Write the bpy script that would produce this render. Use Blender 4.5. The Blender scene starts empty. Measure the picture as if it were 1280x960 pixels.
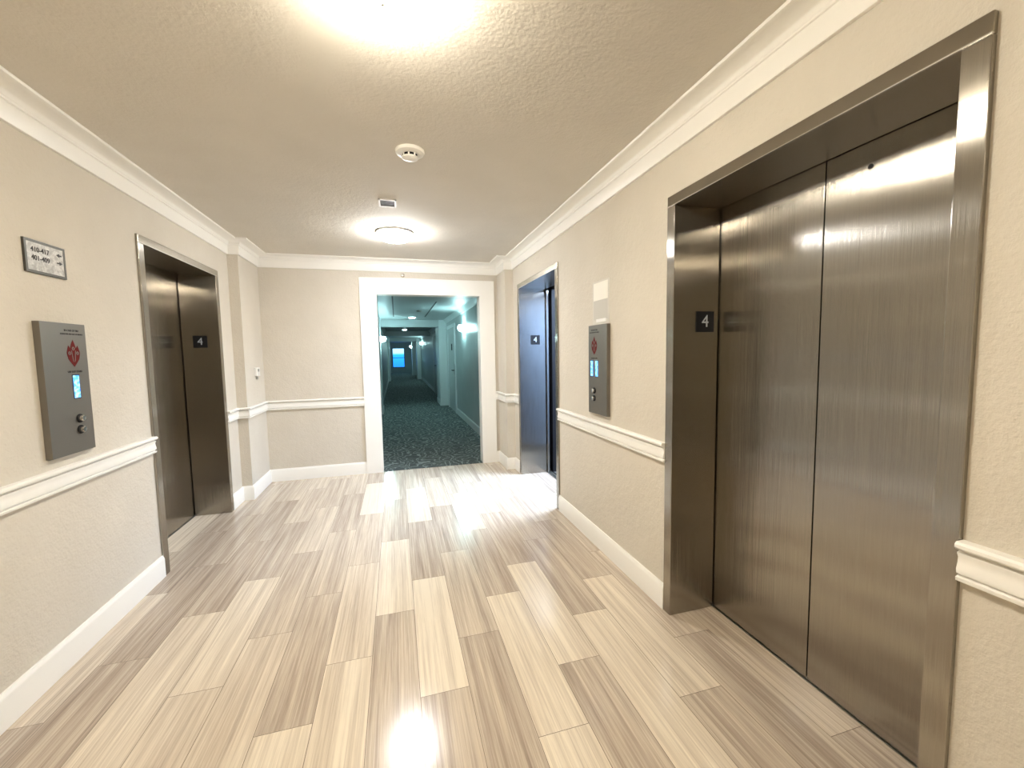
import bpy, bmesh, math, random
from mathutils import Vector, Matrix
random.seed(7)
C = bpy.context.scene.collection
SC = bpy.context.scene

# ------------------------------------------------------------------ camera
F_PX, YAW, PITCH, ROLL, CAM_H = 514.36, .2732, -.0757, -.0171, 1.413
def cam_axes():
    cy, sy, cp, sp = math.cos(YAW), math.sin(YAW), math.cos(PITCH), math.sin(PITCH)
    f = Vector((sy*cp, cy*cp, sp)); r = Vector((cy, -sy, 0)); u = r.cross(f)
    c, s = math.cos(ROLL), math.sin(ROLL)
    return c*r + s*u, -s*r + c*u, f
r_, u_, f_ = cam_axes()
cd = bpy.data.cameras.new('camera'); cam = bpy.data.objects.new('camera', cd); C.objects.link(cam)
cam.matrix_world = Matrix(((r_.x, u_.x, -f_.x, 0), (r_.y, u_.y, -f_.y, 0), (r_.z, u_.z, -f_.z, CAM_H), (0, 0, 0, 1)))
cd.sensor_fit = 'HORIZONTAL'; cd.sensor_width = 36; cd.lens = F_PX/1280*36; cd.clip_start = .02; cd.clip_end = 300
SC.camera = cam

# ------------------------------------------------------------------ light and exposure
vs = SC.view_settings
vs.view_transform = 'Standard'; vs.look = 'None'; vs.gamma = 1; vs.use_curve_mapping = False
vs.exposure = 1.36
LAMP_NEAR = (66, (1.0, .925, .79))
LAMP_FAR = (62, (.97, .98, 1.0))
LAMP_REAR = (30, (1.0, .90, .73))
SCONCE = (95, (.55, .95, .98))
DOWNLIGHT = (34, (.62, .95, 1.0))
CAB_WATT, CAB_COL = 90, (.58, .74, 1.0)
SKY_STRENGTH = 1.0

w = bpy.data.worlds.new('sky'); SC.world = w; w.use_nodes = True
nt = w.node_tree; bg = nt.nodes['Background']; bg.inputs['Strength'].default_value = SKY_STRENGTH
tc = nt.nodes.new('ShaderNodeTexCoord'); sx = nt.nodes.new('ShaderNodeSeparateXYZ'); cr = nt.nodes.new('ShaderNodeValToRGB')
mp = nt.nodes.new('ShaderNodeMapRange'); mp.inputs[1].default_value = -.04; mp.inputs[2].default_value = .04
nt.links.new(tc.outputs['Generated'], sx.inputs[0]); nt.links.new(sx.outputs['Z'], mp.inputs[0]); nt.links.new(mp.outputs[0], cr.inputs[0])
cr.color_ramp.elements[0].color = (.01, .12, .7, 1); cr.color_ramp.elements[1].color = (.35, .85, 1.3, 1)
e = cr.color_ramp.elements.new(.5); e.color = (.02, .28, 1.0, 1)
e = cr.color_ramp.elements.new(.56); e.color = (.3, .8, 1.2, 1)
nt.links.new(cr.outputs[0], bg.inputs['Color'])

# ------------------------------------------------------------------ materials
def mat(name, col, rough=.5, metal=0, **kw):
    m = bpy.data.materials.new(name); m.use_nodes = True
    b = m.node_tree.nodes['Principled BSDF']
    b.inputs['Base Color'].default_value = (*col, 1); b.inputs['Roughness'].default_value = rough; b.inputs['Metallic'].default_value = metal
    for k, v in kw.items(): b.inputs[k.replace('_', ' ')].default_value = v
    return m
def N(m, t, **kw):
    n = m.node_tree.nodes.new(t)
    for k, v in kw.items(): setattr(n, k, v)
    return n
def L(m, a, b): m.node_tree.links.new(a, b)
def B(m): return m.node_tree.nodes['Principled BSDF']
def coords(m, scale=(1, 1, 1)):
    t = N(m, 'ShaderNodeTexCoord'); p = N(m, 'ShaderNodeMapping'); p.inputs['Scale'].default_value = scale
    L(m, t.outputs['Object'], p.inputs[0]); return p.outputs[0]
def noise(m, vec, scale, detail=3, rough=.5):
    n = N(m, 'ShaderNodeTexNoise'); n.inputs['Scale'].default_value = scale; n.inputs['Detail'].default_value = detail; n.inputs['Roughness'].default_value = rough
    L(m, vec, n.inputs['Vector']); return n.outputs['Fac']
def bump(m, h, strength, dist=.002, prev=None):
    b = N(m, 'ShaderNodeBump'); b.inputs['Strength'].default_value = strength; b.inputs['Distance'].default_value = dist
    L(m, h, b.inputs['Height'])
    if prev is not None: L(m, prev, b.inputs['Normal'])
    return b.outputs[0]
def ramp(m, fac, stops):
    r = N(m, 'ShaderNodeValToRGB'); el = r.color_ramp.elements
    el[0].position, el[0].color = stops[0][0], (*stops[0][1], 1); el[1].position, el[1].color = stops[-1][0], (*stops[-1][1], 1)
    for p, c in stops[1:-1]: x = el.new(p); x.color = (*c, 1)
    L(m, fac, r.inputs[0]); return r.outputs[0]

def plaster(name, c0, c1, s1=55, s2=14, st=.5, rough=.85):
    m = mat(name, c0, rough); v = coords(m)
    L(m, ramp(m, noise(m, v, 3.5, 4), [(.3, c0), (.7, c1)]), B(m).inputs['Base Color'])
    b1 = bump(m, noise(m, v, s1, 4, .6), st, .004); b2 = bump(m, noise(m, v, s2, 3), st*.7, .006, b1)
    L(m, b2, B(m).inputs['Normal']); return m
M = {}
M['wall'] = plaster('beige_plaster', (.64, .585, .49), (.67, .615, .52), 75, 24, .8)
M['ceiling'] = plaster('textured_ceiling', (.68, .63, .545), (.71, .66, .575), 70, 24, .5)
M['trim'] = mat('cream_trim_paint', (.90, .875, .81), .38)
M['white'] = mat('white_plastic', (.82, .80, .76), .4)
M['corr_wall'] = plaster('grey_green_wall', (.38, .44, .43), (.42, .48, .465), 120, 30, .2, .45)
M['corr_ceiling'] = mat('corridor_ceiling_paint', (.42, .46, .46), .5)
M['corr_trim'] = mat('corridor_trim_paint', (.62, .68, .67), .35)
M['corr_door'] = mat('corridor_door_paint', (.36, .40, .39), .35)
M['dark_door'] = mat('dark_door_paint', (.012, .016, .018), .5)
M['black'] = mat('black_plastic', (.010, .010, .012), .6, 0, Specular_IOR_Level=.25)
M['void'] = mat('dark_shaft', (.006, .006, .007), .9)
M['ink'] = mat('black_ink', (.03, .025, .022), .6)
M['digit'] = mat('white_lettering', (.42, .46, .50), .6)
M['red'] = mat('dark_red_enamel', (.13, .012, .010), .7, 0, Specular_IOR_Level=.15)
M['chrome'] = mat('chrome', (.75, .73, .70), .15, 1)
M['grey_metal'] = mat('grey_metal', (.42, .41, .37), .4, 1)
M['glass'] = mat('window_glass', (1, 1, 1), .0, 0, Transmission_Weight=1.0, IOR=1.01)
def emit(name, col, s, base=(.8, .8, .8)):
    m = mat(name, base, .4); B(m).inputs['Emission Color'].default_value = (*col, 1); B(m).inputs['Emission Strength'].default_value = s; return m
M['lamp_near'] = emit('warm_lamp_glass', LAMP_NEAR[1], LAMP_NEAR[0])
M['lamp_far'] = emit('white_lamp_glass', LAMP_FAR[1], LAMP_FAR[0])
M['lamp_rear'] = emit('warm_lamp_glass_rear', LAMP_REAR[1], LAMP_REAR[0])
M['sconce'] = emit('sconce_glass', SCONCE[1], SCONCE[0])
M['down'] = emit('downlight_lens', DOWNLIGHT[1], DOWNLIGHT[0])
def lcd():
    m = emit('blue_display', (.10, .38, 1.0), 1.0, (.02, .05, .1)); v = coords(m)
    L(m, ramp(m, noise(m, v, 70, 1), [(.42, (.05, .28, 1.0)), (.62, (.35, .75, 1.1))]), B(m).inputs['Emission Color']); return m
M['lcd'] = lcd()

def steel(name, tangent, col=(.375, .35, .31), rough=.185, aniso=1.0, wav=1.0):
    m = mat(name, col, rough, 1); v = coords(m)
    B(m).inputs['Anisotropic'].default_value = aniso; B(m).inputs['Anisotropic Rotation'].default_value = .25
    t = N(m, 'ShaderNodeCombineXYZ')
    for i in range(3): t.inputs[i].default_value = tangent[i]
    L(m, t.outputs[0], B(m).inputs['Tangent'])
    fine = coords(m, tuple(6 if tangent[i] else 700 for i in range(3)))
    g = noise(m, fine, 1, 2)
    L(m, ramp(m, g, [(.3, tuple(c*.93 for c in col)), (.7, tuple(min(1, c*1.05) for c in col))]), B(m).inputs['Base Color'])
    # vertical brush grain: micro grooves tilt the normal sideways, so lamps smear into horizontal streaks
    geo = N(m, 'ShaderNodeNewGeometry'); nrm = bump(m, noise(m, v, 1.6, 1), .3*wav, .01) if wav else geo.outputs['Normal']
    cx = N(m, 'ShaderNodeVectorMath', operation='CROSS_PRODUCT'); L(m, geo.outputs['Normal'], cx.inputs[0]); cx.inputs[1].default_value = tangent
    gv = noise(m, coords(m, tuple(3 if tangent[i] > .5 else 4200 for i in range(3))), 1, 0, .5)
    mr = N(m, 'ShaderNodeMapRange'); mr.inputs[1].default_value = .25; mr.inputs[2].default_value = .75; mr.inputs[3].default_value = -.15; mr.inputs[4].default_value = .15; mr.clamp = False
    L(m, gv, mr.inputs[0]); sc = N(m, 'ShaderNodeVectorMath', operation='SCALE'); L(m, cx.outputs[0], sc.inputs[0]); L(m, mr.outputs[0], sc.inputs['Scale'])
    ad = N(m, 'ShaderNodeVectorMath', operation='ADD'); L(m, sc.outputs[0], ad.inputs[0]); L(m, nrm, ad.inputs[1])
    no = N(m, 'ShaderNodeVectorMath', operation='NORMALIZE'); L(m, ad.outputs[0], no.inputs[0]); L(m, no.outputs[0], B(m).inputs['Normal'])
    return m
M['steel'] = steel('brushed_stainless_steel', (0, 0, 1))
M['steel_frame'] = steel('brushed_stainless_frame', (0, 0, 1), (.60, .57, .51), .22, .8, 0)
M['steel_head'] = steel('brushed_stainless_header', (0, .12, 1), (.36, .33, .28), .24, 1.0, 0)
M['panel'] = mat('grey_panel_metal', (.24, .222, .195), .45, .9)

def floor_mat():
    m = mat('striated_stone_plank', (.6, .5, .4), .16)
    a = N(m, 'ShaderNodeAttribute', attribute_name='plank')      # R = tone, G/B = random
    s = N(m, 'ShaderNodeSeparateColor'); L(m, a.outputs['Color'], s.inputs[0])
    t = N(m, 'ShaderNodeTexCoord'); off = N(m, 'ShaderNodeCombineXYZ'); add = N(m, 'ShaderNodeVectorMath', operation='MULTIPLY_ADD')
    L(m, s.outputs[1], off.inputs[0]); L(m, s.outputs[2], off.inputs[1]); L(m, s.outputs[1], off.inputs[2])
    L(m, off.outputs[0], add.inputs[0]); add.inputs[1].default_value = (37, 53, 11); L(m, t.outputs['Object'], add.inputs[2])
    def mapped(sc):
        p = N(m, 'ShaderNodeMapping'); p.inputs['Scale'].default_value = sc; L(m, add.outputs[0], p.inputs[0]); return p.outputs[0]
    n1 = noise(m, mapped((26, .8, 1)), 1, 4, .62); n2 = noise(m, mapped((120, 1.8, 1)), 1, 5, .75); n3 = noise(m, mapped((7, .9, 1)), 1, 2)
    def math_(op, x, y):
        k = N(m, 'ShaderNodeMath', operation=op)
        for i, q in enumerate((x, y)):
            if isinstance(q, (int, float)): k.inputs[i].default_value = q
            else: L(m, q, k.inputs[i])
        return k.outputs[0]
    v = math_('ADD', math_('MULTIPLY', n1, .9), math_('MULTIPLY', n2, 1.2)); v = math_('ADD', v, math_('MULTIPLY', n3, .35))
    v = math_('SUBTRACT', v, 1.22)
    v = math_('ADD', math_('MULTIPLY', v, 1.15), s.outputs[0])
    c = ramp(m, v, [(.0, (.78, .69, .55)), (.35, (.60, .51, .40)), (.7, (.42, .342, .27)), (1.0, (.27, .21, .165))])
    L(m, c, B(m).inputs['Base Color'])
    B(m).inputs['Specular IOR Level'].default_value = .5
    L(m, bump(m, noise(m, mapped((60, 6, 1)), 1, 2), .06, .001), B(m).inputs['Normal'])
    return m
M['floor'] = floor_mat()
M['grout'] = mat('floor_joint', (.16, .12, .09), .8)

def carpet():
    m = mat('green_grey_carpet', (.05, .06, .055), .95); v = coords(m)
    d = N(m, 'ShaderNodeVectorMath', operation='MULTIPLY_ADD'); nn = N(m, 'ShaderNodeTexNoise'); nn.inputs['Scale'].default_value = 3
    L(m, v, nn.inputs['Vector']); L(m, nn.outputs['Color'], d.inputs[0]); d.inputs[1].default_value = (.6, .6, .6); L(m, v, d.inputs[2])
    wv = N(m, 'ShaderNodeTexVoronoi', feature='DISTANCE_TO_EDGE'); wv.inputs['Scale'].default_value = 9; L(m, d.outputs[0], wv.inputs['Vector'])
    w2 = N(m, 'ShaderNodeTexWave'); w2.inputs['Scale'].default_value = 3; w2.inputs['Distortion'].default_value = 22; w2.inputs['Detail'].default_value = 2; L(m, v, w2.inputs['Vector'])
    k1 = ramp(m, wv.outputs['Distance'], [(.0, (.17, .20, .185)), (.06, (.050, .066, .060))])
    k2 = ramp(m, w2.outputs['Fac'], [(.82, (.0, .0, .0)), (.97, (.14, .16, .15))])
    mx = N(m, 'ShaderNodeMix', data_type='RGBA', blend_type='ADD'); mx.inputs[0].default_value = 1
    L(m, k1, mx.inputs[6]); L(m, k2, mx.inputs[7])
    L(m, mx.outputs[2], B(m).inputs['Base Color'])
    L(m, bump(m, noise(m, v, 300, 2), .5, .004), B(m).inputs['Normal'])
    return m
M['carpet'] = carpet()

# ------------------------------------------------------------------ mesh helpers
class MB:
    def __init__(s): s.v = []; s.f = []; s.mi = []
    def add(s, vs, fs, mi=0):
        o = len(s.v); s.v += [tuple(x) for x in vs]; s.f += [tuple(o+i for i in f) for f in fs]; s.mi += [mi]*len(fs); return s
    def box(s, x0, x1, y0, y1, z0, z1, mi=0):
        x0, x1 = sorted((x0, x1)); y0, y1 = sorted((y0, y1)); z0, z1 = sorted((z0, z1))
        v = [(x, y, z) for z in (z0, z1) for y in (y0, y1) for x in (x0, x1)]
        return s.add(v, [(0, 2, 3, 1), (4, 5, 7, 6), (0, 1, 5, 4), (2, 6, 7, 3), (0, 4, 6, 2), (1, 3, 7, 5)], mi)
    def lathe(s, prof, seg=40, M4=None, mi=0):
        M4 = M4 or Matrix(); vs, fs = [], []; n = len(prof)
        for i in range(seg):
            a = 2*math.pi*i/seg
            for r, z in prof: vs.append(M4 @ Vector((r*math.cos(a), r*math.sin(a), z)))
        for i in range(seg):
            j = (i+1) % seg
            for k in range(n-1): fs.append((i*n+k, j*n+k, j*n+k+1, i*n+k+1))
        fs.append(tuple(i*n for i in range(seg))[::-1]); fs.append(tuple(i*n+n-1 for i in range(seg)))
        return s.add(vs, fs, mi)
    def prism(s, poly, d, M4, mi=0):               # poly in local xy, thickness d along local z
        n = len(poly); vs = [M4 @ Vector((x, y, 0)) for x, y in poly] + [M4 @ Vector((x, y, d)) for x, y in poly]
        fs = [tuple(range(n))[::-1], tuple(range(n, 2*n))] + [(i, (i+1) % n, n+(i+1) % n, n+i) for i in range(n)]
        return s.add(vs, fs, mi)
    def tube(s, pts, r, seg=10, mi=0):
        pts = [Vector(p) for p in pts]; rings = []; fs = []; vs = []
        for i, p in enumerate(pts):
            d = (pts[min(i+1, len(pts)-1)] - pts[max(i-1, 0)]).normalized()
            a = d.orthogonal().normalized() if i == 0 else (rings[-1] - d*rings[-1].dot(d)).normalized()
            rings.append(a); b = d.cross(a)
            for k in range(seg):
                t = 2*math.pi*k/seg; vs.append(p + r*(a*math.cos(t) + b*math.sin(t)))
        for i in range(len(pts)-1):
            for k in range(seg): fs.append((i*seg+k, i*seg+(k+1) % seg, (i+1)*seg+(k+1) % seg, (i+1)*seg+k))
        fs.append(tuple(range(seg))[::-1]); fs.append(tuple((len(pts)-1)*seg+k for k in range(seg)))
        return s.add(vs, fs, mi)
    def build(s, name, mats, parent=None, bev=0, smooth=False, loc=None):
        me = bpy.data.meshes.new(name)
        o = Vector(loc) if loc is not None else Vector((0, 0, 0))
        me.from_pydata([tuple(Vector(v)-o) for v in s.v], [], s.f)
        for m_ in (mats if isinstance(mats, (list, tuple)) else [mats]): me.materials.append(m_)
        for p, i in zip(me.polygons, s.mi): p.material_index = i
        bm = bmesh.new(); bm.from_mesh(me); bmesh.ops.recalc_face_normals(bm, faces=bm.faces); bm.to_mesh(me); bm.free()
        ob = bpy.data.objects.new(name, me); C.objects.link(ob)
        if loc is not None: ob.location = loc
        if parent is not None:
            ob.parent = parent
            ob.location = ob.location - world_loc(parent) if loc is not None else -world_loc(parent)
        if smooth:
            for p in me.polygons: p.use_smooth = True
            try: me.set_sharp_from_angle(angle=math.radians(40))
            except Exception: pass
        if bev:
            b = ob.modifiers.new('bevel', 'BEVEL'); b.width = bev; b.segments = 2; b.limit_method = 'ANGLE'
        return ob
def world_loc(o):
    p = Vector(o.location)
    while o.parent: o = o.parent; p += Vector(o.location)
    return p
def thing(name, label, cat, loc, group=None):
    o = bpy.data.objects.new(name, None); C.objects.link(o); o.location = loc; o.empty_display_size = .1
    o['label'] = label; o['category'] = cat
    if group: o['group'] = group
    return o
def tag(o, label, cat, group=None):
    o['label'] = label; o['category'] = cat
    if group: o['group'] = group
    return o
def struct(mb, name, mats, label, **k):
    o = mb.build(name, mats, **k); o['kind'] = 'structure'; o['label'] = label; o['category'] = name.split('_')[0]; return o
def text_mb(mb, s, size, M4, depth=.0008, bold=0):
    cu = bpy.data.curves.new('t', 'FONT'); cu.body = s; cu.size = size; cu.align_x = 'CENTER'; cu.align_y = 'CENTER'; cu.extrude = depth; cu.offset = bold; cu.resolution_u = 3
    ob = bpy.data.objects.new('t', cu); C.objects.link(ob)
    dg = bpy.context.evaluated_depsgraph_get(); me = bpy.data.meshes.new_from_object(ob.evaluated_get(dg))
    mb.add([M4 @ v.co for v in me.vertices], [tuple(p.vertices) for p in me.polygons])
    bpy.data.objects.remove(ob); bpy.data.curves.remove(cu); bpy.data.meshes.remove(me)
def frame_m(origin, right, up):                    # local x = right, y = up, z = out
    r, u = Vector(right), Vector(up); n = r.cross(u); o = Vector(origin)
    return Matrix(((r.x, u.x, n.x, o.x), (r.y, u.y, n.y, o.y), (r.z, u.z, n.z, o.z), (0, 0, 0, 1)))
def sweep(mb, path, prof, side=1, closed_prof=True):
    """moulding: prof = [(out, z)], path = plan polyline; out points to the left of travel * side; mitred corners"""
    P = [Vector((x, y)) for x, y in path]; n = len(P); m = len(prof); vs = []
    for i in range(n):
        ds = []
        if i > 0: ds.append((P[i]-P[i-1]).normalized())
        if i < n-1: ds.append((P[i+1]-P[i]).normalized())
        ns = [Vector((-d.y, d.x))*side for d in ds]
        k = ns[0] if len(ns) == 1 else (ns[0]+ns[1])/(1+ns[0].dot(ns[1]))
        for o, z in prof: vs.append((P[i].x+k.x*o, P[i].y+k.y*o, z))
    fs = [(i*m+j, i*m+(j+1) % m, (i+1)*m+(j+1) % m, (i+1)*m+j) for i in range(n-1) for j in range(m)]
    fs += [tuple(range(m)), tuple((n-1)*m+j for j in range(m))[::-1]]
    mb.add(vs, fs)

# ------------------------------------------------------------------ dimensions (metres; camera at x=0, y=0)
XR, XL, YB, Y0 = 1.367, -1.510, 5.147, -2.7
XRJ, YRJ, XLJ, YLJ = 1.266, 4.758, -1.419, 4.562
CZ, CEIL, T, WT, FW = 2.391, 2.5245, 2.13, .052, .057
OL, OR, OZ, TW = -.205, 1.044, 2.1385, .176
CL, CR, CCZ, CY1 = -.42, 1.35, 2.33, 33.0         # corridor
E1 = dict(x=XR, s=1, b=.665, a=1.8514, d=.259)
E2 = dict(x=XR, s=1, b=3.3432, a=4.5458, d=.2997)
E3 = dict(x=XL, s=-1, b=3.103, a=4.286, d=.2713)
WTK = .30

# ------------------------------------------------------------------ structure: floor
TONES = {0: {0: .55, 1: .10, 2: .62, 3: .22, 4: .4}, -1: {0: .55, 1: .60, 2: .12, 3: .52, 4: .4}, -2: {0: .22, 1: .28, 2: .46, 3: .02, 4: .5},
 -3: {0: .22, 1: .58, 2: .45, 3: .55, 4: .4}, -4: {0: .5, 1: .42, 2: .58, 3: .42, 4: .5}, -5: {0: .36, 1: .26, 2: .60, 3: .42, 4: .35},
 -6: {0: .32, 1: .36, 2: .60, 3: .60, 4: .40}, -7: {0: .6, 1: .66, 2: .68, 3: .55, 4: .5}, -8: {0: .68, 1: .42, 2: .66, 3: .6, 4: .6},
 1: {0: .62, 1: .46, 2: .58, 3: .25, 4: .4}, 2: {0: .18, 1: .18, 2: .64, 3: .28, 4: .4}, 3: {0: .62, 1: .20, 2: .58, 3: .4, 4: .45},
 4: {0: .22, 1: .56, 2: .5, 3: .4, 4: .4}, 5: {0: .6, 1: .20, 2: .62, 3: .4, 4: .4}, 6: {0: .66, 1: .52, 2: .5, 3: .4, 4: .4}}
def build_floor():
    PW, PL = .2037, .9175; ph = {0: 1.645, 1: 1.953, 2: 1.339}
    vs, fs, cols = [], [], []; g = .0011
    XMIN, XMAX, YMIN, YMAX = XL-.28, XR+.30, Y0, YB
    for k in range(-9, 9):
        x0, x1 = .046+PW*k, .046+PW*(k+1); x0c, x1c = max(x0, XMIN)+g, min(x1, XMAX)-g
        if x1c <= x0c: continue
        # plank index 1 is the plank that starts at joint 'first' (index 0 ends there)
        first = ph[k % 3]
        for n in range(-6, 5):
            y0, y1 = first+PL*n, first+PL*(n+1); y0c, y1c = max(y0, YMIN)+g, min(y1, YMAX)-g
            if y1c <= y0c: continue
            idx = n+1
            if k % 3 == 2: idx = n+1
            tone = TONES.get(k, {}).get(idx, random.choice([.2, .35, .5, .6, .65]))
            o = len(vs); vs += [(x0c, y0c, 0), (x1c, y0c, 0), (x1c, y1c, 0), (x0c, y1c, 0)]; fs.append((o, o+1, o+2, o+3))
            cols.append((tone, random.random(), random.random(), 1))
    nb = len(fs)
    mb = MB(); mb.v = vs; mb.f = fs; mb.mi = [0]*nb
    mb.box(XMIN, XMAX, YMIN, YMAX, -.06, -.0007, 1)
    ob = struct(mb, 'floor', [M['floor'], M['grout']], 'floor of long striated beige and brown stone-look planks')
    ca = ob.data.color_attributes.new('plank', 'FLOAT_COLOR', 'CORNER')
    for p in ob.data.polygons:
        c = cols[p.index] if p.index < nb else (.5, 0, 0, 1)
        for li in p.loop_indices: ca.data[li].color = c
build_floor()
# plank tone index: 0 = nearest the camera up to the first joint, then one per 0.9 m
# ------------------------------------------------------------------ structure: walls
def side_wall(name, x, s, openings, y1, lab):
    mb = MB(); xo = x+s*WTK; y = Y0
    for b, a in openings:
        mb.box(x, xo, y, b+.006, 0, CEIL); mb.box(x, xo, b+.006, a-.006, T+WT-.006, CEIL); y = a-.006
    mb.box(x, xo, y, y1, 0, CEIL)
    return struct(mb, name, M['wall'], lab)
side_wall('wall_right', XR, 1, [(E1['b'], E1['a']), (E2['b'], E2['a'])], YRJ, 'beige plaster wall on the right with two elevators')
side_wall('wall_left', XL, -1, [(E3['b'], E3['a'])], YLJ, 'beige plaster wall on the left with one elevator')
mb = MB(); mb.box(XRJ, XR+WTK, YRJ, YB, 0, CEIL); struct(mb, 'wall_right_return', M['wall'], 'short stepped-in wall right of the corridor opening')
mb = MB(); mb.box(XLJ, XL-WTK, YLJ, YB, 0, CEIL); struct(mb, 'wall_left_return', M['wall'], 'short stepped-in wall at the back left corner')
WB = .14
mb = MB(); mb.box(XL-WTK, OL, YB, YB+WB, 0, CEIL); mb.box(OR, XR+WTK, YB, YB+WB, 0, CEIL); mb.box(OL, OR, YB, YB+WB, OZ, CEIL)
struct(mb, 'wall_back', M['wall'], 'beige end wall around the corridor opening')
mb = MB(); mb.box(XL-WTK, XR+WTK, Y0-.15, Y0, 0, CEIL); struct(mb, 'wall_front', M['wall'], 'beige wall behind the camera')
mb = MB(); mb.box(XL-WTK, XR+WTK, Y0-.15, YB+WB, CEIL, CEIL+.12); struct(mb, 'ceiling', M['ceiling'], 'beige textured lobby ceiling')
# mouldings
def arc(cx, cz, r, a0, a1, n): return [(cx+r*math.cos(math.radians(a0+(a1-a0)*i/n)), cz+r*math.sin(math.radians(a0+(a1-a0)*i/n))) for i in range(n+1)]
crown = [(0, CZ), (.014, CZ), (.017, CZ+.006), (.020, CZ+.080), (.026, CZ+.082), (.028, CZ+.087), (.026, CZ+.091), (.030, CZ+.094), (.032, CZ+.098)]
crown += [(.034+.062*(1-math.cos(math.radians(t))), CZ+.100+.020*math.sin(math.radians(t))) for t in (15, 35, 55, 75, 90)]
crown += [(.104, CZ+.1185), (.116, CZ+.122), (.120, CEIL-.004), (.118, CEIL), (0, CEIL)]
rail = [(0, .816), (.014, .816), (.022, .820), (.023, .829), (.013, .832), (.013, .835), (.021, .839), (.022, .850), (.018, .866), (.017, .880), (.022, .890), (.022, .893), (.014, .896),
        (.014, .899), (.028, .902), (.034, .908), (.034, .916), (.028, .922), (0, .922)]
base = [(0, 0), (.016, 0), (.016, .118), (.013, .128), (.010, .133), (.008, .140), (0, .140)]
lobby = [(XR, Y0), (XR, YRJ), (XRJ, YRJ), (XRJ, YB), (XLJ, YB), (XLJ, YLJ), (XL, YLJ), (XL, Y0)]
mb = MB(); sweep(mb, lobby, crown); struct(mb, 'trim_1', M['trim'], 'cream crown moulding around the lobby ceiling', smooth=True)
runs = {'right_near': [(XR, Y0), (XR, E1['b']-.001)], 'right_middle': [(XR, E1['a']+.001), (XR, E2['b']-.001)],
        'right_far': [(XR, E2['a']+.001), (XR, YRJ), (XRJ, YRJ), (XRJ, YB), (OR+TW, YB)],
        'left_far': [(OL-TW, YB), (XLJ, YB), (XLJ, YLJ), (XL, YLJ), (XL, E3['a']+.001)], 'left_near': [(XL, E3['b']-.001), (XL, Y0)]}
where = {'right_near': 'right of the large near elevator', 'right_middle': 'between the two elevators on the right', 'right_far': 'from the far right elevator to the white opening',
         'left_far': 'from the white opening to the left elevator', 'left_near': 'nearer than the left elevator'}
for i, (k, p) in enumerate(runs.items()):
    mb = MB(); sweep(mb, p, rail); struct(mb, f'trim_{i+2}', M['trim'], 'cream moulded chair rail '+where[k], smooth=True)
    mb = MB(); sweep(mb, p, base); struct(mb, 'baseboard_'+k, M['trim'], 'cream baseboard '+where[k], smooth=True)
# white casing of the corridor opening
mb = MB()
def casing_leg(x0, x1): mb.box(x0, x1, YB-.024, YB, 0, OZ+TW)
casing_leg(OL-TW, OL); casing_leg(OR, OR+TW); mb.box(OL-.0005, OR+.0005, YB-.024, YB, OZ, OZ+TW)
mb.box(OL-.0, OL+.012, YB-.024, YB+WB, 0, OZ); mb.box(OR-.012, OR, YB-.024, YB+WB, 0, OZ); mb.box(OL, OR, YB-.024, YB+WB, OZ-.012, OZ)
struct(mb, 'trim_7', M['trim'], 'wide plain white casing around the corridor opening')

# ------------------------------------------------------------------ structure: corridor
mb = MB(); mb.box(-1.2, 2.2, YB, CY1+.6, -.06, .004); struct(mb, 'floor_corridor', M['carpet'], 'dark patterned carpet of the corridor')
mb = MB(); mb.box(-1.2, 2.2, YB+WB, CY1+.6, CCZ, CCZ+.1); struct(mb, 'ceiling_corridor', M['corr_ceiling'], 'grey green ceiling of the corridor')
mb = MB(); mb.box(CR, 2.2, YB+WB, CY1, 0, CCZ); struct(mb, 'wall_corridor_right', M['corr_wall'], 'grey green right wall of the corridor')
mb = MB(); mb.box(-1.2, CL, YB+WB, CY1, 0, CCZ); struct(mb, 'wall_corridor_left', M['corr_wall'], 'grey green left wall of the corridor')
WX0, WX1, WZ0, WZ1 = -.27, .66, .42, 1.93
mb = MB(); mb.box(-1.2, WX0, CY1, CY1+.15, 0, CCZ); mb.box(WX1, 2.2, CY1, CY1+.15, 0, CCZ); mb.box(WX0, WX1, CY1, CY1+.15, 0, WZ0); mb.box(WX0, WX1, CY1, CY1+.15, WZ1, CCZ)
struct(mb, 'wall_corridor_end', M['corr_wall'], 'end wall of the corridor with the window')
mb = MB(); q = .05
mb.box(WX0, WX0+q, CY1-.02, CY1+.1, WZ0, WZ1); mb.box(WX1-q, WX1, CY1-.02, CY1+.1, WZ0, WZ1); mb.box(WX0, WX1, CY1-.02, CY1+.1, WZ0, WZ0+q); mb.box(WX0, WX1, CY1-.02, CY1+.1, WZ1-q, WZ1)
mb.box(WX0+q, WX1-q, CY1+.0, CY1+.06, 1.16, 1.20)
wo = struct(mb, 'window_1', M['dark_door'], 'window glowing blue at the far end of the corridor')
mb = MB(); mb.box(WX0+q, WX1-q, CY1+.03, CY1+.036, WZ0+q, WZ1-q); mb.build('window_pane', M['glass'], wo)
n = 8
def trim(mb, m_, lab, **k):
    global n
    struct(mb, f'trim_{n}', m_, lab, **k); n += 1
for i, (y, a) in enumerate([(11.3, 'first'), (16.7, 'second'), (23.8, 'third')]):
    mb = MB(); mb.box(CL, CR, y+.03, y+.35, 2.145, CCZ); trim(mb, M['corr_ceiling'], f'{a} ceiling beam across the corridor')
PIL = [(11.3, 12.3, 1, .21, 'first white pilaster on the right side of the corridor'), (23.8, 24.8, 1, .21, 'second white pilaster on the right side of the corridor'),
       (10.2, 10.9, -1, .075, 'first white pilaster on the left side of the corridor'), (23.0, 24.2, -1, .11, 'second pilaster on the left side of the corridor'),
       (28.5, 29.3, 1, .3, 'last pilaster on the right side of the corridor')]
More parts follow.
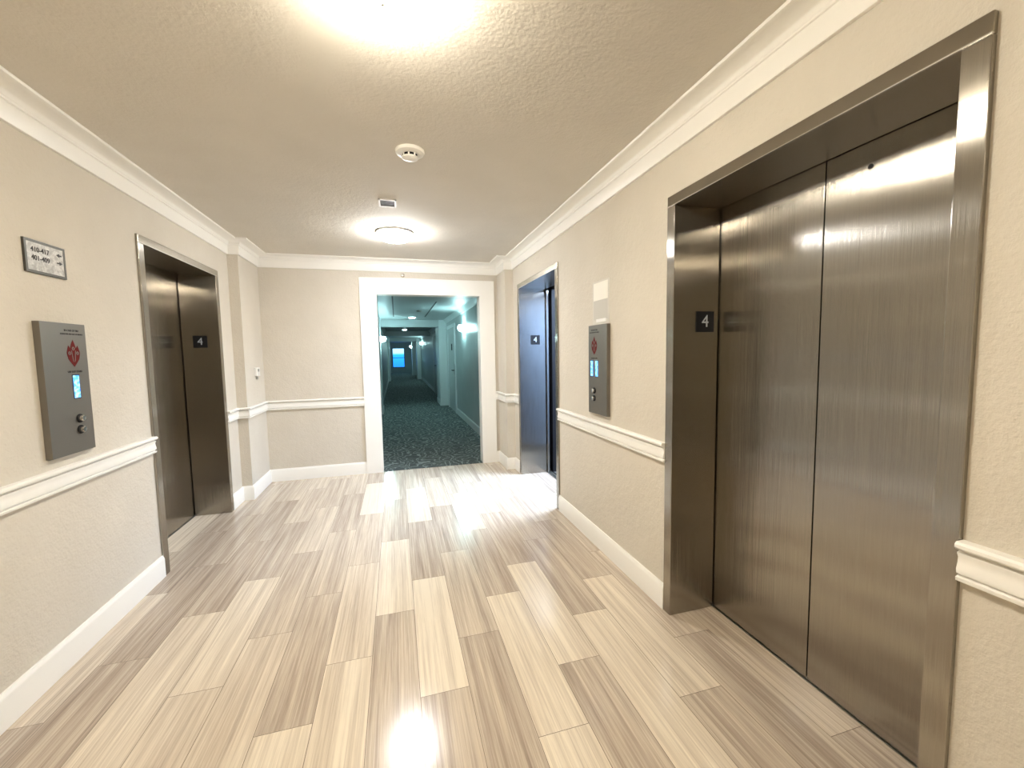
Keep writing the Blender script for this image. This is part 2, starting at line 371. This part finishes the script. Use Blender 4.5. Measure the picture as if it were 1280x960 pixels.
for y0, y1, s, pr, lab in PIL:
    mb = MB(); x = CR if s > 0 else CL; mb.box(x, x-s*pr, y0, y1, 0, CCZ); mb.box(x, x-s*(pr+.012), y0-.012, y1+.012, 0, .14); trim(mb, M['corr_trim'], lab)
def crn(x, s, y0, y1):
    mb = MB(); sweep(mb, [(x, y0), (x, y1)], [(0, CCZ-.09), (.012, CCZ-.09), (.02, CCZ-.06), (.07, CCZ-.012), (.085, CCZ), (0, CCZ)], s); return mb
for x, s, nm in ((CR, 1, 'right'), (CL, -1, 'left')):
    trim(crn(x, s, YB+WB, 11.3), M['corr_trim'], f'crown moulding on the {nm} side of the corridor near the opening')
    trim(crn(x, s, 12.4, 23.8), M['corr_trim'], f'crown moulding on the {nm} side of the corridor further back')
D1, D2, D3 = (9.72, 10.92), (14.3, 15.4), (7.9, 10.1)
bs = [(0, 0), (.014, 0), (.014, .12), (.006, .14), (0, .14)]
for i, (x, s, y0, y1, nm) in enumerate([(CR, 1, YB+WB, 9.60, 'right'), (CR, 1, 12.3, 14.18, 'right_middle'), (CR, 1, 15.52, 23.8, 'right_back'), (CL, -1, YB+WB, 7.8, 'left'), (CL, -1, 10.9, 23.0, 'left_back'), (CR, 1, 24.8, 28.5, 'right_end'), (CL, -1, 24.2, CY1, 'left_end')]):
    mb = MB(); sweep(mb, [(x, y0), (x, y1)], bs, s); struct(mb, 'baseboard_corridor_'+nm, M['corr_trim'], 'pale baseboard along the corridor, '+nm.replace('_', ' ')+' stretch')
def corr_door(i, x, s, y0, y1, m_, lab, plate=True):
    mb = MB(); mb.box(x-s*.0, x-s*.014, y0, y1, .01, 2.05)
    d = struct(mb, f'door_{i}', m_, lab)
    mb = MB()
    for a, b, z0, z1 in ((y0-.08, y0, 0, 2.13), (y1, y1+.08, 0, 2.13), (y0, y1, 2.05, 2.13)): mb.box(x, x-s*.028, a, b, z0, z1)
    mb.build('door_casing', M['corr_trim'], d)
    hx = x-s*.014
    mb = MB(); mb.box(hx, hx-s*.006, y0+.05, y0+.10, .92, 1.17); mb.tube([(hx, y0+.075, 1.02), (hx-s*.05, y0+.075, 1.02), (hx-s*.055, y0+.09, 1.02), (hx-s*.055, y0+.19, 1.02)], .010)
    mb.build('door_handle', M['black'], d, smooth=True)
    if plate:
        mb = MB(); mb.box(hx, hx-s*.006, y0+.42, y0+.58, 1.50, 1.66); mb.build('room_number_plate', M['black'], d)
corr_door(1, CR, 1, *D1, M['corr_door'], 'grey door on the right side of the corridor')
corr_door(2, CR, 1, *D2, M['corr_door'], 'second door on the right side of the corridor', False)
corr_door(3, CL, -1, *D3, M['dark_door'], 'dark door on the left side of the corridor', False)

# ------------------------------------------------------------------ elevators
def elevator(E, label, plates=True, opened=0, hole=False):
    x, s, b, a, d = E['x'], E['s'], E['b'], E['a'], E['d']; xo = x-s*.014; xd = x+s*d
    root = thing('elevator', label, 'elevator', (x, (a+b)/2, 0), None)
    for y0, y1 in ((b, b+FW), (a-FW, a)):
        m = MB(); m.box(xo, xd, y0, y1, .001, T); m.build('jamb', M['steel_frame'] if False else M['steel'], root, bev=.0025)
    m = MB(); m.box(xo, xd, b, a, T, T+WT); hd_ = m.build('header', M['steel_head'], root, bev=.003)
    m = MB(); m.box(xo-s*.0035, xo+s*.004, b, a, T-.001, T+.004); m.build('header_glint_lip', M['chrome'], hd_, bev=.0015)  # brighter lip added for the light caught along the header's lower edge
    ym = (a+b)/2
    for sd in (-1, 1):
        y0, y1 = (b-.0, ym-.0025) if sd < 0 else (ym+.0025, a+.0)
        sh = sd*opened*(ym-b-.0)
        if opened: sh = sd*((a-FW-.025-ym) )
        m = MB(); m.box(xd+s*.006, xd+s*.032, y0+sh, y1+sh, .010, T+.02)
        dp = m.build('door_panel', M['steel'], root, bev=.0015)
        if hole and sd < 0:
            m = MB(); m.lathe([(.0, 0), (.009, 0), (.009, .002), (.005, .002)], 24, frame_m((xd+s*.006, 1.099, 2.044), (0, -1, 0), (0, 0, 1)) if s > 0 else Matrix())
            m.build('key_hole', M['black'], dp)
    m = MB(); m.box(xd+s*.001, xd+s*.06, b, a, -.004, .004)
    m.box(xd+s*.014, xd+s*.017, b, a, .004, .0075); m.box(xd+s*.030, xd+s*.033, b, a, .004, .0075)
    m.build('sill', M['grey_metal'], root)
    # number plate on the far jamb
    yj = a-FW; xc = x+s*(.176 if s > 0 else .135)
    w2 = .054
    m = MB(); m.box(xc-w2, xc+w2, yj-.004, yj, 1.503, 1.609); pl = m.build('number_plate', M['black'], root, bev=.001)
    m = MB(); text_mb(m, '4', .088, frame_m((xc, yj-.0042, 1.556), (1, 0, 0), (0, 0, 1)), .0006); m.build('digit', M['digit'], pl)
    return root
def shaft(E, name_lab):
    x, s, b, a, d = E['x'], E['s'], E['b'], E['a'], E['d']; x1 = x+s*(d+.10)
    m = MB(); m.box(x1, x1+s*.03, b-.1, a+.1, -.06, T+.2); m.box(x+s*d, x1, b-.10, b-.06, -.06, T+.2); m.box(x+s*d, x1, a+.06, a+.10, -.06, T+.2); m.box(x+s*d, x1, b-.1, a+.1, T+.1, T+.2)
    return m
elevator(E1, 'large stainless steel elevator with closed double doors, nearest, on the right wall', hole=True)
elevator(E2, 'open elevator on the right wall beside the white corridor opening', opened=1)
elevator(E3, 'closed stainless steel elevator on the left wall')
struct(shaft(E1, ''), 'wall_shaft_right', M['void'], 'dark shaft wall behind the near right elevator')
struct(shaft(E3, ''), 'wall_shaft_left', M['void'], 'dark shaft wall behind the left elevator')
# cab of the open elevator
x0 = XR+E2['d']+.075; x1 = x0+1.5; yb, ya = E2['b']-.25, E2['a']+.25; g = FW+.02
cab = thing('elevator_cab', 'dark cab standing behind the open elevator doors on the right', 'elevator cab', (x0, (yb+ya)/2, 0))
m = MB(); m.box(x0, x1, yb, ya, -.05, 0.003); m.build('cab_floor', M['panel'], cab)
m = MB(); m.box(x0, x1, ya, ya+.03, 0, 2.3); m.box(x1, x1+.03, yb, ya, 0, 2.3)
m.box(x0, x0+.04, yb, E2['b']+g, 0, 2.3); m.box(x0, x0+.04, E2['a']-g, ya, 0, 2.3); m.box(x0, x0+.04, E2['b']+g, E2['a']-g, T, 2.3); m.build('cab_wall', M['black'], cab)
m = MB(); m.box(x0, x1, yb-.03, yb, 0, 2.3); m.build('cab_side_panel', mat('blue_grey_jamb_bounce', (.30, .38, .50), .4), cab)  # unseen cab wall, its blue added so the far jamb reflects cool light
m = MB(); m.box(x0, x1, yb, ya, 2.3, 2.34); m.build('cab_ceiling', M['white'], cab)
m = MB(); m.tube([(x0+.15, ya-.05, .9), (x1-.15, ya-.05, .9)], .018); m.build('handrail', M['chrome'], cab, smooth=True)
# covers between landing and cab so no light leaks
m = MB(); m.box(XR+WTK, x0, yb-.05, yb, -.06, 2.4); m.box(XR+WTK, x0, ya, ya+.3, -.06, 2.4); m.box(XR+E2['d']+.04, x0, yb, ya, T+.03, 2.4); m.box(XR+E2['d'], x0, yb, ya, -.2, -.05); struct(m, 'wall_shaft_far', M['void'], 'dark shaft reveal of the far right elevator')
ld = bpy.data.lights.new('cab_light', 'AREA'); ld.energy = CAB_WATT; ld.color = CAB_COL; ld.shape = 'RECTANGLE'; ld.size = .9; ld.size_y = .9
lo = bpy.data.objects.new('cab_light', ld); C.objects.link(lo); lo.location = (x0+.75, (yb+ya)/2, 2.29); lo.rotation_euler = (0, math.radians(0), 0)

# ------------------------------------------------------------------ call panels
def call_panel(origin, right, w_, h_, ndisp, label, off):
    """origin = bottom centre of the plate on the wall"""
    Mx = frame_m(origin, right, (0, 0, 1)); up = Vector((0, 0, 1)); out = Vector(right).cross(up); r = Vector(right)
    root = thing('elevator_call_panel', label, 'call panel', origin)
    o = Vector(origin); D = .026
    def loc(px, py, z=0): return frame_m(o+r*px+up*py+out*z, right, (0, 0, 1))
    m = MB(); m.prism([(-w_/2, 0), (w_/2, 0), (w_/2, h_), (-w_/2, h_)], D, Mx); m.build('faceplate', M['panel'], root, bev=.0015)
    m = MB(); m.prism([(-w_/2+.012, .01), (w_/2-.012, .01), (w_/2-.012, h_-.012), (-w_/2+.012, h_-.012)], .012, loc(0, -.014, -.004)); m.build('back_box', M['grey_metal'], root)
    # flame emblem
    ez = h_*.765
    def flame(cx, cy, w, h, lean):
        pts = []
        for i in range(24):
            t = i/24*2*math.pi; y = -math.cos(t); k = math.sin(t)*(1-max(0, y))**.55 if y > 0 else math.sin(t)
            pts.append((cx+k*w/2+lean*max(0, y)**2, cy+y*h/2))
        return pts
    em = MB()
    em.prism(flame(off, .030, .034, .075, .002), .0008, loc(0, ez, D)); em.prism(flame(off-.025, .008, .032, .065, -.004), .0009, loc(0, ez, D)); em.prism(flame(off+.025, .008, .032, .065, .004), .0010, loc(0, ez, D))
    em.prism([(off-.041, .004), (off+.041, .004), (off+.034, -.024), (off+.014, -.046), (off, -.060), (off-.014, -.046), (off-.034, -.024)], .0011, loc(0, ez, D))
    eo = em.build('flame_emblem', M['red'], root)
    em = MB()
    for cx, cy in ((off, .026), (off-.025, .004), (off+.025, .004)):
        em.prism([(cx+.0085*math.cos(i/16*6.2832), cy+.0085*math.sin(i/16*6.2832)) for i in range(16)], .0004, loc(0, ez, D+.0011))
    for q_ in (-1, 1): em.prism([(off+q_*.0105, .016), (off+q_*.0145, .018), (off+q_*.0085, -.030), (off+q_*.0030, -.040)][::q_], .0004, loc(0, ez, D+.0012))
    em.build('emblem_icon', M['panel'], eo)
    for cx, cy in ((off, .026), (off-.025, .004), (off+.025, .004)):
        em = MB(); em.prism([(cx-.0022, cy-.006), (cx+.0022, cy-.006), (cx+.0022, cy+.003), (cx, cy+.006), (cx-.0022, cy+.003)], .0004, loc(0, ez, D+.0015))
        em.build('emblem_figure', M['red'], eo)
    for tx, sz, zz in (('IN CASE OF FIRE', .0125, .945), ('ELEVATORS ARE OUT OF SERVICE', .0092, .918), ('USE EXIT STAIRS', .0125, .628)):
        t = MB(); text_mb(t, tx, sz, loc(off, h_*zz, D+.0004), .0004, .0003); t.build('lettering', M['ink'], root)
    for i in range(ndisp):
        cx = off if ndisp == 1 else off+(-.036 if i == 0 else .036)
        dw = .038 if ndisp == 1 else .036; zb = h_*.425; zt = h_*.60
        m = MB(); m.prism([(cx-dw/2-.004, zb-.004), (cx+dw/2+.004, zb-.004), (cx+dw/2+.004, zt+.004), (cx-dw/2-.004, zt+.004)], .0008, loc(0, 0, D)); dsp = m.build('display_frame', M['black'], root)
        m = MB(); m.prism([(cx-dw/2, zb), (cx+dw/2, zb), (cx+dw/2, zt), (cx-dw/2, zt)], .0008, loc(0, 0, D+.0008)); m.build('display_screen', M['lcd'], dsp)
    for k in (.262, .175):
        bx = off+.0
        m = MB(); m.lathe([(.0, 0), (.021, 0), (.021, .004), (.018, .007), (.0175, .007)], 28, loc(bx, h_*k, D)); bo = m.build('button', M['black'], root, smooth=True)
        m = MB(); m.lathe([(.0, 0), (.0145, 0), (.0145, .010), (.0115, .013), (.0, .0135)], 28, loc(bx, h_*k, D+.006)); m.build('button_cap', M['chrome'], bo, smooth=True)
    return root
call_panel((XL, 2.423, .972), (0, 1, 0), .272, .615, 1, 'grey elevator call panel with one blue display on the left wall', .045)
call_panel((XR, 2.587, .975), (0, -1, 0), .268, .62, 2, 'grey elevator call panel with two blue displays on the right wall', -.045)

SIGN = mat('silver_sign_face', (.4, .38, .34), .5, .3); L(SIGN, ramp(SIGN, noise(SIGN, coords(SIGN), 45, 4, .7), [(.4, (.34, .32, .285)), (.65, (.60, .58, .53))]), B(SIGN).inputs['Base Color'])
# unit number sign on left wall
sg = thing('directional_sign', 'small framed silver sign with suite numbers and arrows on the left wall', 'sign', (XL, 2.39, 1.797))
SM = frame_m((XL, 2.39, 1.797), (0, 1, 0), (0, 0, 1)); W, H = .226, .143
m = MB(); t = .011
for p in ([(-W/2, 0), (W/2, 0), (W/2, t), (-W/2, t)], [(-W/2, H-t), (W/2, H-t), (W/2, H), (-W/2, H)], [(-W/2, t), (-W/2+t, t), (-W/2+t, H-t), (-W/2, H-t)], [(W/2-t, t), (W/2, t), (W/2, H-t), (W/2-t, H-t)]): m.prism(p, .009, SM)
m.build('sign_frame', mat('dark_pewter', (.10, .095, .08), .45, .6), sg)
m = MB(); m.prism([(-W/2+t, t), (W/2-t, t), (W/2-t, H-t), (-W/2+t, H-t)], .008, SM); m.build('sign_face', SIGN, sg)
m = MB()
def on_sign(x, y): return frame_m(Vector((XL, 2.39, 1.797))+Vector((.0084, x, y)), (0, 1, 0), (0, 0, 1))
text_mb(m, '410-417', .030, on_sign(-.030, .102), .0005, .0006); m.build('lettering', M['ink'], sg); m = MB(); text_mb(m, '401-409', .030, on_sign(-.030, .066), .0005, .0006); m.build('lettering', M['ink'], sg)
for sy, dr in ((.104, -1), (.068, 1)):
    m = MB(); m.prism([(dr*.016, 0), (-dr*.001, .009), (-dr*.001, .003), (-dr*.014, .003), (-dr*.014, -.003), (-dr*.001, -.003), (-dr*.001, -.009)][::dr], .001, on_sign(.076, sy)); m.build('arrow', M['ink'], sg)

# clear holder above right call panel
hd = thing('sign_holder', 'clear acrylic sign holder on the right wall above the call panel', 'sign holder', (XR, 2.583, 1.60))
def rt(x, y, z=0): return frame_m(Vector((XR-z, 2.583-x, 1.60+y)), (0, -1, 0), (0, 0, 1))
m = MB(); m.prism([(-.118, 0), (.118, 0), (.118, .295), (-.118, .295)], .003, rt(0, 0)); m.build('acrylic_back', mat('clear_acrylic', (.78, .74, .66), .12), hd, bev=.001)
m = MB(); m.prism([(-.100, .165), (.100, .165), (.100, .285), (-.100, .285)], .001, rt(0, 0, .003)); m.build('white_sheet', mat('cream_paper', (.88, .84, .74), .35), hd)
m = MB(); m.prism([(-.100, .030), (.100, .030), (.100, .165), (-.100, .165)], .001, rt(0, 0, .003)); m.build('grey_sheet', mat('grey_film', (.58, .55, .49), .3), hd)
m = MB(); m.prism([(-.055, .014), (.085, .014), (.085, .036), (-.055, .036)], .004, rt(0, 0, .004)); m.build('card_strip', mat('white_card', (.9, .88, .84), .4), hd)

# thermostat
th = thing('thermostat', 'small white thermostat on the left return wall by the back corner', 'thermostat', (XLJ, 4.88, 1.20))
m = MB(); m.box(XLJ, XLJ+.026, 4.83, 4.93, 1.215, 1.305); m.build('housing', M['white'], th, bev=.004)
m = MB(); m.box(XLJ+.026, XLJ+.028, 4.85, 4.90, 1.262, 1.29); m.build('thermostat_screen', M['grey_metal'], th)
m = MB(); m.lathe([(.0, 0), (.016, 0), (.016, .016), (.012, .02), (0, .02)], 20, frame_m((XLJ, 4.875, 1.195), (0, 1, 0), (0, 0, 1))); m.build('sensor_knob', M['grey_metal'], th, smooth=True)
# small round hook / sensor above the casing
m = MB(); Mx = frame_m((.112, YB, 2.352), (1, 0, 0), (0, 0, 1))
m.lathe([(0, 0), (.022, 0), (.022, .004), (.012, .008), (.010, .024), (.014, .028), (.014, .034), (0, .036)], 24, Mx)
tag(m.build('wall_sensor', M['chrome'], smooth=True, loc=(.112, YB, 2.352)), 'tiny round metal sensor on the wall just above the white opening', 'sensor')

# ------------------------------------------------------------------ ceiling fixtures
DN = Matrix.Rotation(math.pi, 4, 'X')
def dome(x, y, key, label, r=.16):
    o = thing('ceiling_lamp', label, 'ceiling lamp', (x, y, CEIL)); Mx = Matrix.Translation((x, y, CEIL)) @ DN
    m = MB(); m.lathe([(0, 0), (r*1.06, 0), (r*1.07, .010), (r*1.03, .020), (r*.9, .022), (0, .022)], 48, Mx); m.build('lamp_base', M['grey_metal'], o, smooth=True)
    pr = [(0, .02)]+[(r*math.cos(math.radians(t)), .028+.062*math.sin(math.radians(t))) for t in (0, 12, 25, 40, 55, 70, 82)]+[(.012, .090), (0, .091)]
    m = MB(); m.lathe(pr, 48, Mx); m.build('glass_shade', M[key], o, smooth=True)
    m = MB(); m.lathe([(0, .089), (.008, .089), (.009, .097), (.005, .103), (0, .104)], 16, Mx); m.build('finial', M['white'], o, smooth=True)
dome(0.0, 1.32, 'lamp_near', 'glowing warm dome lamp on the ceiling nearest the camera', .14)
dome(.03, 3.97, 'lamp_far', 'glowing white dome lamp on the ceiling near the corridor opening')
dome(0.0, -1.1, 'lamp_rear', 'dome lamp on the ceiling behind the camera')
# smoke detector
sx_, sy_ = .115, 2.40
sd = thing('smoke_detector', 'round cream smoke detector on the ceiling between the two lamps', 'smoke detector', (sx_, sy_, CEIL)); Mx = Matrix.Translation((sx_, sy_, CEIL)) @ DN
m = MB(); m.lathe([(0, 0), (.078, 0), (.080, .006), (.074, .016), (.050, .022), (0, .022)], 48, Mx); m.build('detector_base', M['trim'], sd, smooth=True)
m = MB(); m.lathe([(0, .020), (.040, .020), (.040, .036), (0, .036)], 32, Mx); m.build('sensing_chamber', M['void'], sd)
m = MB()
for i in range(8):
    a = i/8*2*math.pi+.2; c, s = math.cos(a), math.sin(a)
    m.add([Mx @ Vector((c*rr-s*tt, s*rr+c*tt, zz)) for zz in (.021, .037) for rr in (.040, .043) for tt in (-.004, .004)], [(0, 2, 3, 1), (4, 5, 7, 6), (0, 1, 5, 4), (2, 6, 7, 3), (0, 4, 6, 2), (1, 3, 7, 5)])
m.lathe([(0, .036), (.044, .036), (.042, .042), (.030, .048), (0, .049)], 36, Mx); m.build('detector_cap', M['trim'], sd, smooth=True)
# small ceiling vent
vx, vy = -.018, 3.23
vn = thing('ceiling_vent', 'small dark rectangular vent with white rim on the ceiling', 'vent', (vx, vy, CEIL))
m = MB(); a, b = .062, .075
m.box(vx-a, vx+a, vy-b, vy-b+.012, CEIL-.008, CEIL); m.box(vx-a, vx+a, vy+b-.012, vy+b, CEIL-.008, CEIL); m.box(vx-a, vx-a+.012, vy-b, vy+b, CEIL-.008, CEIL); m.box(vx+a-.012, vx+a, vy-b, vy+b, CEIL-.008, CEIL); m.build('vent_rim', M['white'], vn)
m = MB(); m.box(vx-a+.012, vx+a-.012, vy-b+.012, vy+b-.012, CEIL-.002, CEIL); m.build('vent_backing', mat('dark_vent', (.05, .05, .05), .7), vn)
m = MB()
for i in range(6):
    yy = vy-b+.022+i*.020; m.box(vx-a+.012, vx+a-.012, yy, yy+.005, CEIL-.006, CEIL-.002)
m.build('vent_slats', mat('vent_slat_metal', (.16, .16, .16), .5), vn)

# ------------------------------------------------------------------ corridor lights
def sconce(x, s, y, z, label):
    o = thing('wall_sconce', label, 'wall sconce', (x, y, z-.12), 'corridor wall sconces')
    m = MB(); m.box(x, x-s*.012, y-.03, y+.03, z-.10, z+.10); m.tube([(x-s*.012, y, z-.04), (x-s*.04, y, z-.08), (x-s*.075, y, z-.06)], .007); m.build('backplate', M['corr_trim'], o)
    Mx = Matrix.Translation((x-s*.075, y, z)); pr = [(0, -.06), (.024, -.055), (.042, -.035), (.052, 0), (.047, .03), (.034, .055), (0, .06)]
    m = MB(); m.lathe(pr, 24, Mx); m.build('glass_globe', M['sconce'], o, smooth=True)
sconce(CR, 1, 8.35, 1.93, 'bright white wall sconce on the right corridor wall nearest the lobby')
sconce(CR, 1, 22.0, 1.99, 'small white wall sconce on the right corridor wall beyond the first pilaster')
sconce(CL+.075, -1, 10.55, 1.80, 'white wall sconce on the left corridor pilaster')
sconce(CR-.3, 1, 28.9, 1.95, 'tiny distant wall sconce on the right side near the corridor window')
for k, (x, y, lab) in enumerate([(.42, 10.6, 'first round downlight in the corridor ceiling, nearest the lobby'), (.34, 15.7, 'second round downlight in the corridor ceiling'), (.28, 19.4, 'third round downlight in the corridor ceiling'), (.25, 28.0, 'farthest round downlight in the corridor ceiling')]):
    o = thing('ceiling_downlight', lab, 'downlight', (x, y, CCZ), 'corridor ceiling downlights'); Mx = Matrix.Translation((x, y, CCZ)) @ DN
    m = MB(); m.lathe([(.075, 0), (.10, 0), (.10, .006), (.078, .010), (.075, .010)], 32, Mx); m.build('downlight_rim', M['corr_trim'], o)
    m = MB(); m.lathe([(0, 0), (.074, 0), (.074, .013), (.06, .018), (0, .020)], 32, Mx); m.build('downlight_lens', M['down'], o)
m = MB(); m.lathe([(0, 0), (.055, 0), (.055, .02), (.04, .03), (0, .03)], 24, Matrix.Translation((.50, 8.9, CCZ)) @ DN)
tag(m.build('corridor_smoke_detector', M['grey_metal'], smooth=True, loc=(.50, 8.9, CCZ)), 'small grey smoke detector on the corridor ceiling before the first downlight', 'smoke detector')
# ceiling panel joints
for x, y0, y1, lab in ((-.02, 5.6, 10.4, 'dark joint in the left part of the corridor ceiling'), (.72, 7.4, 10.4, 'dark joint in the right part of the corridor ceiling')):
    mb = MB(); mb.box(x-.012, x+.012, y0, y1, CCZ-.003, CCZ); trim(mb, M['dark_door'], lab)
